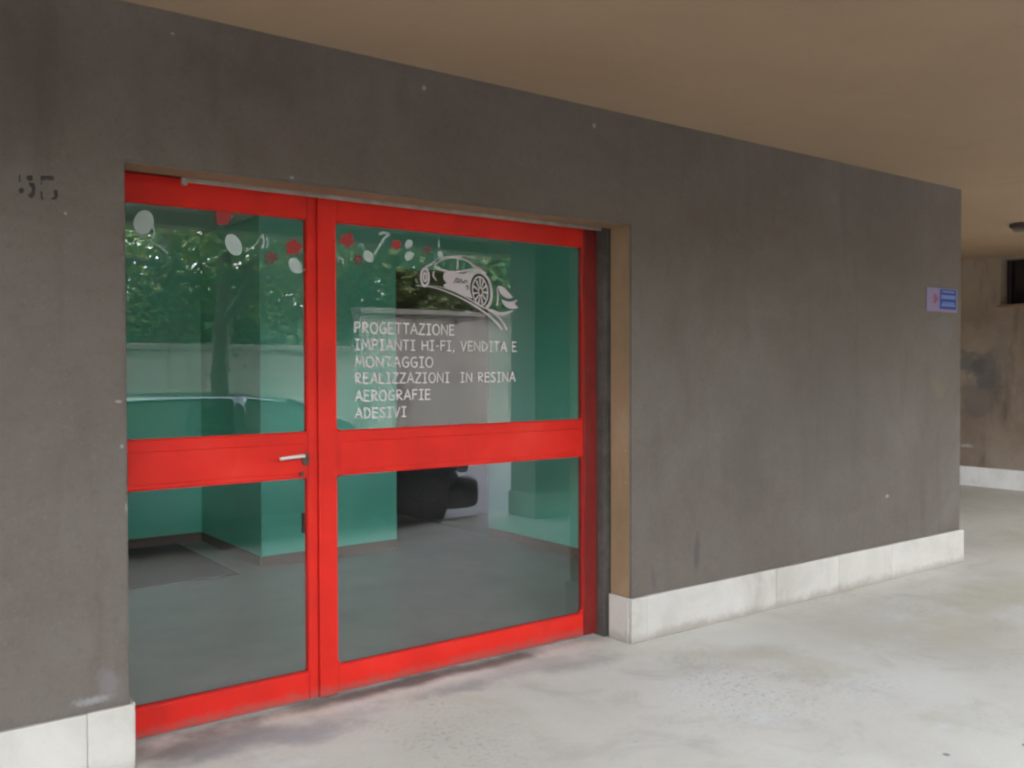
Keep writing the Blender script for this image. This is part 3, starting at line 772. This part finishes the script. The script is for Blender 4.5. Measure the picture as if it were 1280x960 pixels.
# unseen wall added behind the block to cut light entering the passage
pc = thing('passage_light_blocker', (9.6, 11.2, 0), 'unseen brown wall added across the back of the side passage to block light', 'wall')
link('plaster', boxbm(-1.0, 2.49, 0, .25, 0, CEIL-.002), M_farwall, pc)
rear = thing('passage_wall', (9.7, Y_END-.3, 0), 'plastered rear wall of the shop block beside the open passage', 'wall')
link('plaster', boxbm(-29.7, -2.63, 0, .28, 0, CEIL-.002), M_farwall, rear)
link('side_plaster', boxbm(-.0, .0, 0, .0, 0, .0) if False else boxbm(2.701, 3.0, -10.4, -.0, 0, CEIL-.003), M_farwall, rear) if False else None

lx, ly = 0, 0
dv = CAM_M.to_3x3() @ Vector(((1277-640)/F_PX, (480-285)/F_PX, -1.0)); t = (CEIL-.05-EYE)/dv.z
lamp = thing('ceiling_lamp', (dv.x*t+.05, dv.y*t, CEIL), 'unlit dark round ceiling lamp over the passage at the right', 'lamp')
bm = bmesh.new(); loft(bm, [[(r*math.cos(2*PI*i/20), r*math.sin(2*PI*i/20), z) for i in range(20)] for r, z in ((.13,-.001),(.13,-.035),(.11,-.045))])
link('lamp_base', bm, M_frame_d, lamp)
bm = bmesh.new(); loft(bm, [[(r*math.cos(2*PI*i/20), r*math.sin(2*PI*i/20), z) for i in range(20)] for r, z in ((.10,-.046),(.095,-.07),(.06,-.085))])
link('lamp_shade', bm, mat('grey_shade', (.15,.13,.11), rough=.4), lamp, smooth=True)

# ------------------------------------------------------------------ portico pillars on the street edge
def pillar(x, label, wid=.42):
    t = thing('portico_pillar', (x, FEDGE+.05, 0), label, 'pillar', 'pillars along the street edge of the portico')
    link('shaft', boxbm(0, wid, 0, .42, 0, CEIL-.001, bevel=.01), M_plaster_p, t)
    link('marble_base', boxbm(-.02, wid+.02, -.02, .44, .001, .255, bevel=.004), M_marble, t)
M_plaster_p = mat('pillar_plaster', rough=.85); g = G(M_plaster_p)
g.color(g.ramp(g.noise(1.3, 6, .65), [(.3,(.15,.135,.12)), (.7,(.21,.19,.175))])); g.bump(g.noise(30, 4, .7), .2, .004)
PX = (8.04-FEDGE-.05-.42)*math.tan(R(36.94)+math.atan(28/F_PX))
for x, lb in ((PX, 'broad grey plaster pier with marble foot beside the front of the parked car'), 
              (PX-8.6, 'narrow grey plaster pillar with marble foot behind the viewer at the left')): pillar(x, lb, 1.5 if x == PX else .42)

# ------------------------------------------------------------------ parked car (seen in the glass)
M_paint = mat('dark_blue_car_paint', (.04,.055,.085), rough=.16, metal=.5, spec=.6)
M_paint.node_tree.nodes['Principled BSDF'].inputs['Coat Weight'].default_value = .8
g = G(M_paint); g.color(g.ramp(g.noise(2,4,.6), [(.3,(.045,.06,.095)), (.7,(.06,.08,.12))])) 
M_plastic = mat('black_bumper_plastic', (.018,.018,.019), rough=.5)
M_tyre = mat('tyre_rubber', (.02,.02,.02), rough=.85); M_rim = mat('dark_alloy_rim', (.06,.06,.062), rough=.45, metal=.5)
M_seat = mat('dark_seat_cloth', (.03,.03,.033), rough=.9); M_lens = mat('headlight_lens', (.55,.58,.6), rough=.1); M_tail = mat('tail_light_lens', (.35,.01,.01), rough=.2)
car = thing('parked_car', (3.58, FEDGE-1.02, GROUND), 'dark blue estate car parked along the portico, mirrored in the shop glass', 'car')
def carbody():
    # stations: x, half width at belt, belt z, centre top z, sill z
    st_ = [(-2.10,.50,.60,.62,.42),(-2.06,.66,.78,.80,.30),(-1.98,.76,.90,.93,.26),(-1.55,.82,.95,.99,.24),(-.9,.845,.94,.98,.22),(0,.85,.92,.97,.20),
           (.75,.85,.89,.97,.20),(1.15,.84,.86,.95,.22),(1.60,.80,.77,.84,.24),(1.90,.74,.66,.72,.25),(2.04,.64,.56,.60,.28),(2.10,.48,.46,.47,.34)]
    bm = bmesh.new(); rings = []
    for x, hw, zb, zt, zs in st_:
        half = [(0,zs),(hw*.80,zs),(hw*.97,zs+.10),(hw*1.02,zs+(zb-zs)*.45),(hw*1.0,zs+(zb-zs)*.75),(hw*.96,zb),(hw*.72,zt-.02),(hw*.35,zt)]
        ring = [(x, y, z) for y, z in half] + [(x, -y, z) for y, z in half[1:][::-1]]
        rings.append(ring)
    loft(bm, rings)
    o = link('body', bm, M_paint, car, smooth=True)
    md = o.modifiers.new('sub', 'SUBSURF'); md.levels = 2; md.render_levels = 2
carbody()
# greenhouse outline (side view), z above road
def yat(z): return .80 - (z-.92)*.42
side = dict(ab=(1.05,.95), at=(.20,1.385), rt=(-1.25,1.38), rb=(-1.90,.97))
bm = bmesh.new(); N = 9; rings = []
for i in range(N):
    t = i/(N-1); x = .02 + (-1.36-.02)*t; zc = 1.37 + .085*math.sin(PI*min(1,(t*.85+.12))); 
    rings.append([(x, s_*yat(1.38)*q, zc - .055*(q**2.2)) for s_, q in ((1,1.0),(1,.8),(1,.5),(1,.2),(-1,.2),(-1,.5),(-1,.8),(-1,1.0))])
vs = [[bm.verts.new(p) for p in r] for r in rings]
for a, b in zip(vs, vs[1:]):
    for kx in range(7): bm.faces.new((a[kx], b[kx], b[kx+1], a[kx+1]))
bmesh.ops.recalc_face_normals(bm, faces=bm.faces[:])
bmesh.ops.solidify(bm, geom=bm.faces[:], thickness=.03)
link('roof', bm, M_paint, car, smooth=True)
def bar(bm, p, q, w1=.03, w2=.03):
    tube(bm, [p, tuple((Vector(p)+Vector(q))/2 + Vector((0,0,.012))), q], [w1, (w1+w2)/2, w2], 6)
for s_ in (1, -1):
    def P(x, z): return (x, s_*yat(z), z)
    for nm, a, b, ww in (('pillar', (1.02,.90), (.0,1.38), .036), ('pillar', (-.42,.90), (-.40,1.41), .035), ('pillar', (-1.88,.93), (-1.30,1.40), .060)):
        bm = bmesh.new(); bar(bm, P(*a), P(*b), ww, ww); link(nm, bm, M_paint, car, smooth=True)
    for poly in ([(.93,.93),(.02,1.36),(-.38,1.385),(-.39,.92)], [(-.46,.92),(-.44,1.385),(-1.28,1.36),(-1.72,.95)]):
        bm = bmesh.new(); f = bm.faces.new([bm.verts.new((x, s_*(yat(z)-.006), z)) for x, z in poly])
        bmesh.ops.solidify(bm, geom=[f], thickness=.005); link('side_window', bm, M_carglass, car)
    bm = bmesh.new()
    loft(bm, [[(.86+dx, s_*(.86+.09*math.cos(t)), .99+.065*math.sin(t)) for t in [2*PI*i/10 for i in range(10)]] for dx in (-.05, .03, .07)])
    link('wing_mirror', bm, M_paint, car, smooth=True)
    bm = bmesh.new(); loft(bm, [[(x, s_*(yy+.05*0), z) for yy, z in ((.45,.60),(.72,.56),(.76,.66),(.50,.72))] for x in (1.86, 2.0)])
    link('headlight', bm, M_lens, car)
    bm = bmesh.new(); loft(bm, [[(x, s_*yy, z) for yy, z in ((.55,.70),(.74,.70),(.76,.90),(.58,.90))] for x in (-2.07, -1.94)])
    link('tail_light', bm, M_tail, car)
    for x in (.30, -.62):
        bm = bmesh.new(); box(bm, x, x+.14, s_*.862-.012, s_*.862+.012, .78, .80); link('door_handle', bm, M_plastic, car)
def glassquad(nm, a, b, nseg=8):
    bm = bmesh.new(); r1 = []; r2 = []
    for i in range(nseg+1):
        u = -1+2*i/nseg; bulge = (1-u*u)
        r1.append(bm.verts.new((a[0]+bulge*.10*(1 if a[0] > 0 else -1), u*yat(a[1])*.97, a[1])))
        r2.append(bm.verts.new((b[0]+bulge*.06*(1 if a[0] > 0 else -1), u*yat(b[1])*.97, b[1]+.04*bulge)))
    for i in range(nseg): bm.faces.new((r1[i], r1[i+1], r2[i+1], r2[i]))
    bmesh.ops.solidify(bm, geom=bm.faces[:], thickness=.005); link(nm, bm, M_carglass, car, smooth=True)
glassquad('windscreen', (.98,.91), (.02,1.37)); glassquad('rear_window', (-1.86,.95), (-1.34,1.38))
for x, s_ in ((1.32,1),(1.32,-1),(-1.28,1),(-1.28,-1)):
    bm = bmesh.new()
    loft(bm, [[(x+.355*math.cos(t), s_*yy, .33+.345*math.sin(t)) for t in [2*PI*i/24 for i in range(24)]] for yy in (.62, .868)])
    link('wheel_arch', bm, M_black, car)
    wl_ = bpy.data.objects.new('wheel', None)
    bm = bmesh.new()
    prof = [(.19,.66),(.29,.665),(.31,.69),(.31,.85),(.29,.875),(.20,.882)]
    loft(bm, [[(x+r*math.cos(t), s_*yy, .31+r*math.sin(t)) for t in [2*PI*i/28 for i in range(28)]] for r, yy in prof])
    wh = link('wheel', bm, M_tyre, car, smooth=True)
    bm = bmesh.new()
    loft(bm, [[(x+r*math.cos(t), s_*yy, .31+r*math.sin(t)) for t in [2*PI*i/28 for i in range(28)]] for r, yy in ((.20,.884),(.17,.878),(.165,.860))])
    for q in range(5):
        a = 2*PI*q/5
        tube(bm, [(x+.03*math.cos(a), s_*.885, .31+.03*math.sin(a)), (x+.17*math.cos(a), s_*.882, .31+.17*math.sin(a))], [.028,.022], 6)
    link('rim', bm, M_rim, wh)
for x0, x1, z0, z1, hw in ((1.72,2.145,.17,.52,.80), (-2.14,-1.90,.24,.60,.78)):
    bm = boxbm(x0, x1, -hw, hw, z0, z1, bevel=.11, seg=5); link('bumper', bm, M_plastic, car, smooth=True)
link('grille', boxbm(2.055, 2.12, -.30, .30, .50, .58, bevel=.01), M_plastic, car)
link('number_plate', boxbm(2.147, 2.152, -.26, .26, .32, .43), M_vinyl, car)
link('floor_pan', boxbm(-1.9, 1.8, -.70, .70, .19, .30), M_plastic, car)
for x, y in ((-.05,.36),(-.05,-.36),(-1.05,.36),(-1.05,-.36)):
    bm = boxbm(x-.26, x+.26, y-.25, y+.25, .45, .60, bevel=.04); box(bm, x-.36, x-.22, y-.24, y+.24, .5, 1.10)
    sq = link('seat', bm, M_seat, car)
    bm = boxbm(x-.36, x-.25, y-.13, y+.13, 1.12, 1.29, bevel=.04, seg=3); link('headrest', bm, M_seat, sq, smooth=True)
link('dashboard', boxbm(.62, 1.0, -.68, .68, .70, .93, bevel=.05, seg=3), M_plastic, car)

for ch in car.children_recursive:      # a long estate car: the tail sits further back than a hatchback's
    if ch.type == 'MESH':
        for v in ch.data.vertices:
            if v.co.x < -.35: v.co.x -= .62*min(1.0, (-.35-v.co.x)/.55)
# ------------------------------------------------------------------ opposite side of the street
M_stone = mat('grey_retaining_wall', rough=.85); g = G(M_stone)
c = g.ramp(g.noise(.9, 6, .7), [(.3,(.28,.27,.25)), (.7,(.42,.41,.38))])
c = g.mix(g.mask(g.noise(1.4, 5, .7, g.mapped((1,1,.3))), .5, .72, .7), c, (.09,.10,.08)); g.color(c); g.bump(g.noise(8, 6, .7), .5, .02)
bld = thing('apartment_building', (0, EDGE+.1, CEIL+.5), 'plastered upper storeys of the apartment block carried by the portico', 'building')
link('upper_wall', boxbm(-20, 20, .05, 11.4, 0.002, 12.5), M_farwall, bld)
for fl in range(4):
    for wx in range(-6, 7):
        fr = link('window', boxbm(wx*3-.6, wx*3+.6, -.01, .049, .9+fl*3.0, 2.3+fl*3.0, bevel=.01, seg=1), M_frame_d, bld)
        link('pane', boxbm(wx*3-.52, wx*3+.52, -.016, -.0105, .98+fl*3.0, 2.22+fl*3.0), M_dark, fr)
sheet('pavement', -60, 60, -8.0, -6.6, GROUND+.12, mat('pavement_grey', (.22,.215,.20), rough=.85))
kb2 = thing('kerb', (0, -6.6, GROUND), 'grey kerb of the pavement across the street', 'kerb')
link('kerb_stone', boxbm(-60, 60, -.06, .06, -.02, .125), M_stone, kb2)
gw = thing('garden_wall', (0, -8.2, GROUND), 'weathered grey retaining wall with coping across the street', 'wall')
M_cop = mat('pale_coping', (.25,.245,.225), rough=.8)
for i in range(16):
    a = -24+i*3.6
    hgt_ = 2.0 if a < 5 else 2.75
    link('wall_bay', boxbm(a+.004, a+3.596, -.15, .15, 0, hgt_, bevel=.01), M_stone, gw)
    link('coping', boxbm(a, a+3.6-.006, -.21, .21, hgt_+.001, hgt_+.11, bevel=.015), M_cop, gw)
def leafmat(name, a, b):
    m = mat(name, rough=.6, spec=.3); g = G(m); oi = g.n.new('ShaderNodeNewGeometry')
    g.color(g.ramp(oi.outputs['Random Per Island'], [(0, a), (1, b)]))
    m.node_tree.nodes['Principled BSDF'].inputs['Transmission Weight'].default_value = 0
    return m
M_leaf = leafmat('oak_leaves', (.07,.12,.02), (.20,.27,.06)); M_hedge = leafmat('ivy_leaves', (.05,.09,.02), (.13,.18,.045))
M_bark = mat('dark_bark', rough=.95); g = G(M_bark); g.color(g.ramp(g.noise(9, 6, .7, g.mapped((1,1,.25))), [(.3,(.035,.028,.022)), (.7,(.085,.07,.055))])); g.bump(g.noise(14, 6, .7, g.mapped((1,1,.25))), .8, .03)
def leaves(verts, faces, rnd, c, n, rx, rz, size):
    for _ in range(n):
        d = Vector((rnd.gauss(0,1), rnd.gauss(0,1), rnd.gauss(0,1))); d.normalize(); r = rnd.random()**.45
        p = Vector(c) + Vector((d.x*rx*r, d.y*rx*r, d.z*rz*r))
        u = Vector((rnd.gauss(0,1), rnd.gauss(0,1), rnd.gauss(0,.6))).normalized(); v = u.cross(Vector((rnd.gauss(0,1), rnd.gauss(0,1), rnd.gauss(0,1)))).normalized()
        s_ = size*rnd.uniform(.6, 1.3); i = len(verts)
        verts += [p-u*s_*.5, p+v*s_*.32, p+u*s_*.6, p-v*s_*.32]; faces.append((i, i+1, i+2, i+3))
def tree(x, y, h, tr, lean, label, seed, crown_z, crown_r, nl=7000):
    rnd = random.Random(seed); t = thing('street_tree', (x, y, GROUND), label, 'tree', 'trees across the street')
    bm = bmesh.new()
    path = [(lean[0]*(k/6)**1.5+rnd.uniform(-.04,.04), lean[1]*(k/6)**1.5, h*.62*k/6) for k in range(7)]
    tube(bm, path, [tr*(1.25 if k == 0 else 1-.09*k) for k in range(7)], 10)
    top = Vector(path[-1]); tips = []
    for b in range(9):
        z0 = rnd.uniform(.45, 1.0); p0 = Vector(path[int(z0*6)]); a = rnd.uniform(0, 2*PI); L = crown_r*rnd.uniform(.6, 1.0)
        p2 = Vector((p0.x+math.cos(a)*L, p0.y+math.sin(a)*L, crown_z+rnd.uniform(-.3,.9))); p1 = (p0+p2)/2+Vector((0,0,-.15))
        tube(bm, [p0, p1, p2], [tr*.45, tr*.28, tr*.08], 6); tips += [p1*.3+p2*.7, p2]
    link('trunk', bm, M_bark, t, smooth=True)
    V_, F_ = [], []
    for q in tips + [top]*2:
        for _ in range(3):
            cc = q + Vector((rnd.gauss(0,.5), rnd.gauss(0,.5), rnd.gauss(0,.4)))
            leaves(V_, F_, rnd, cc, nl//100, rnd.uniform(.5,.95), rnd.uniform(.35,.6), .13)
    me = bpy.data.meshes.new('crown'); me.from_pydata([tuple(v) for v in V_], [], F_); me.materials.append(M_leaf)
    o = bpy.data.objects.new('crown', me); C.objects.link(o); o.parent = t
def refl(px, perp): # floor position whose mirror image stands at that picture column
    return perp*math.tan(math.atan((px-640)/F_PX)-YAW), 2*YG-perp
for i, (px, perp, h, tr, ln, lb, cz, cr) in enumerate((
        (276, 15.0, 7.5, .17, (.1,0), 'dark trunked street tree rising just behind the parked car roof', 3.9, 1.9),
        (236, 18.5, 8.5, .13, (-.2,0), 'slim street tree above the garden wall, left of the dark trunk', 4.2, 2.0),
        (176, 17.5, 7.0, .15, (.5,0), 'leaning street tree at the left end of the reflection', 4.0, 2.0),
        (480, 19.0, 7.5, .15, (.2,0), 'leafy street tree above the garden wall mid reflection', 4.0, 2.2),
        (620, 19.5, 8.0, .18, (-.2,0), 'broad street tree at the right end of the reflection', 4.2, 2.3))):
    x, y = refl(px, perp); tree(x, y, h, tr, ln, lb, 40+i, cz, cr)
# ivy bank behind the wall: nobody could count it
V_, F_ = [], []; rnd = random.Random(3)
for i in range(800):
    x = rnd.uniform(-14, 34); y = rnd.uniform(-12.5, -8.7); top = (2.7 if x < 8.4 else 4.3) + (-y-8.7)*.22
    leaves(V_, F_, rnd, (x, y, rnd.uniform(1.4, top+.3)), 170, .85, .55, .17)
me = bpy.data.meshes.new('ivy_bank'); me.from_pydata([tuple(v) for v in V_], [], F_); me.materials.append(M_hedge)
o = bpy.data.objects.new('ivy_bank', me); C.objects.link(o); tag(o, 'dense green ivy and shrubs on the bank behind the garden wall', 'shrubs', kind='stuff')
bm = bmesh.new()
prism = [(-8.36, 1.5), (-11, 2.8), (-15, 3.2), (-60, 3.2), (-60, GROUND), (-8.36, GROUND)]
a = [bm.verts.new((-60, y, z)) for y, z in prism]; b = [bm.verts.new((60, y, z)) for y, z in prism]
bm.faces.new(a); bm.faces.new(b[::-1])
for i in range(6): bm.faces.new((a[i], b[i], b[(i+1)%6], a[(i+1)%6]))
bmesh.ops.recalc_face_normals(bm, faces=bm.faces[:])
link('hillside', bm, M_earth, kind='structure')
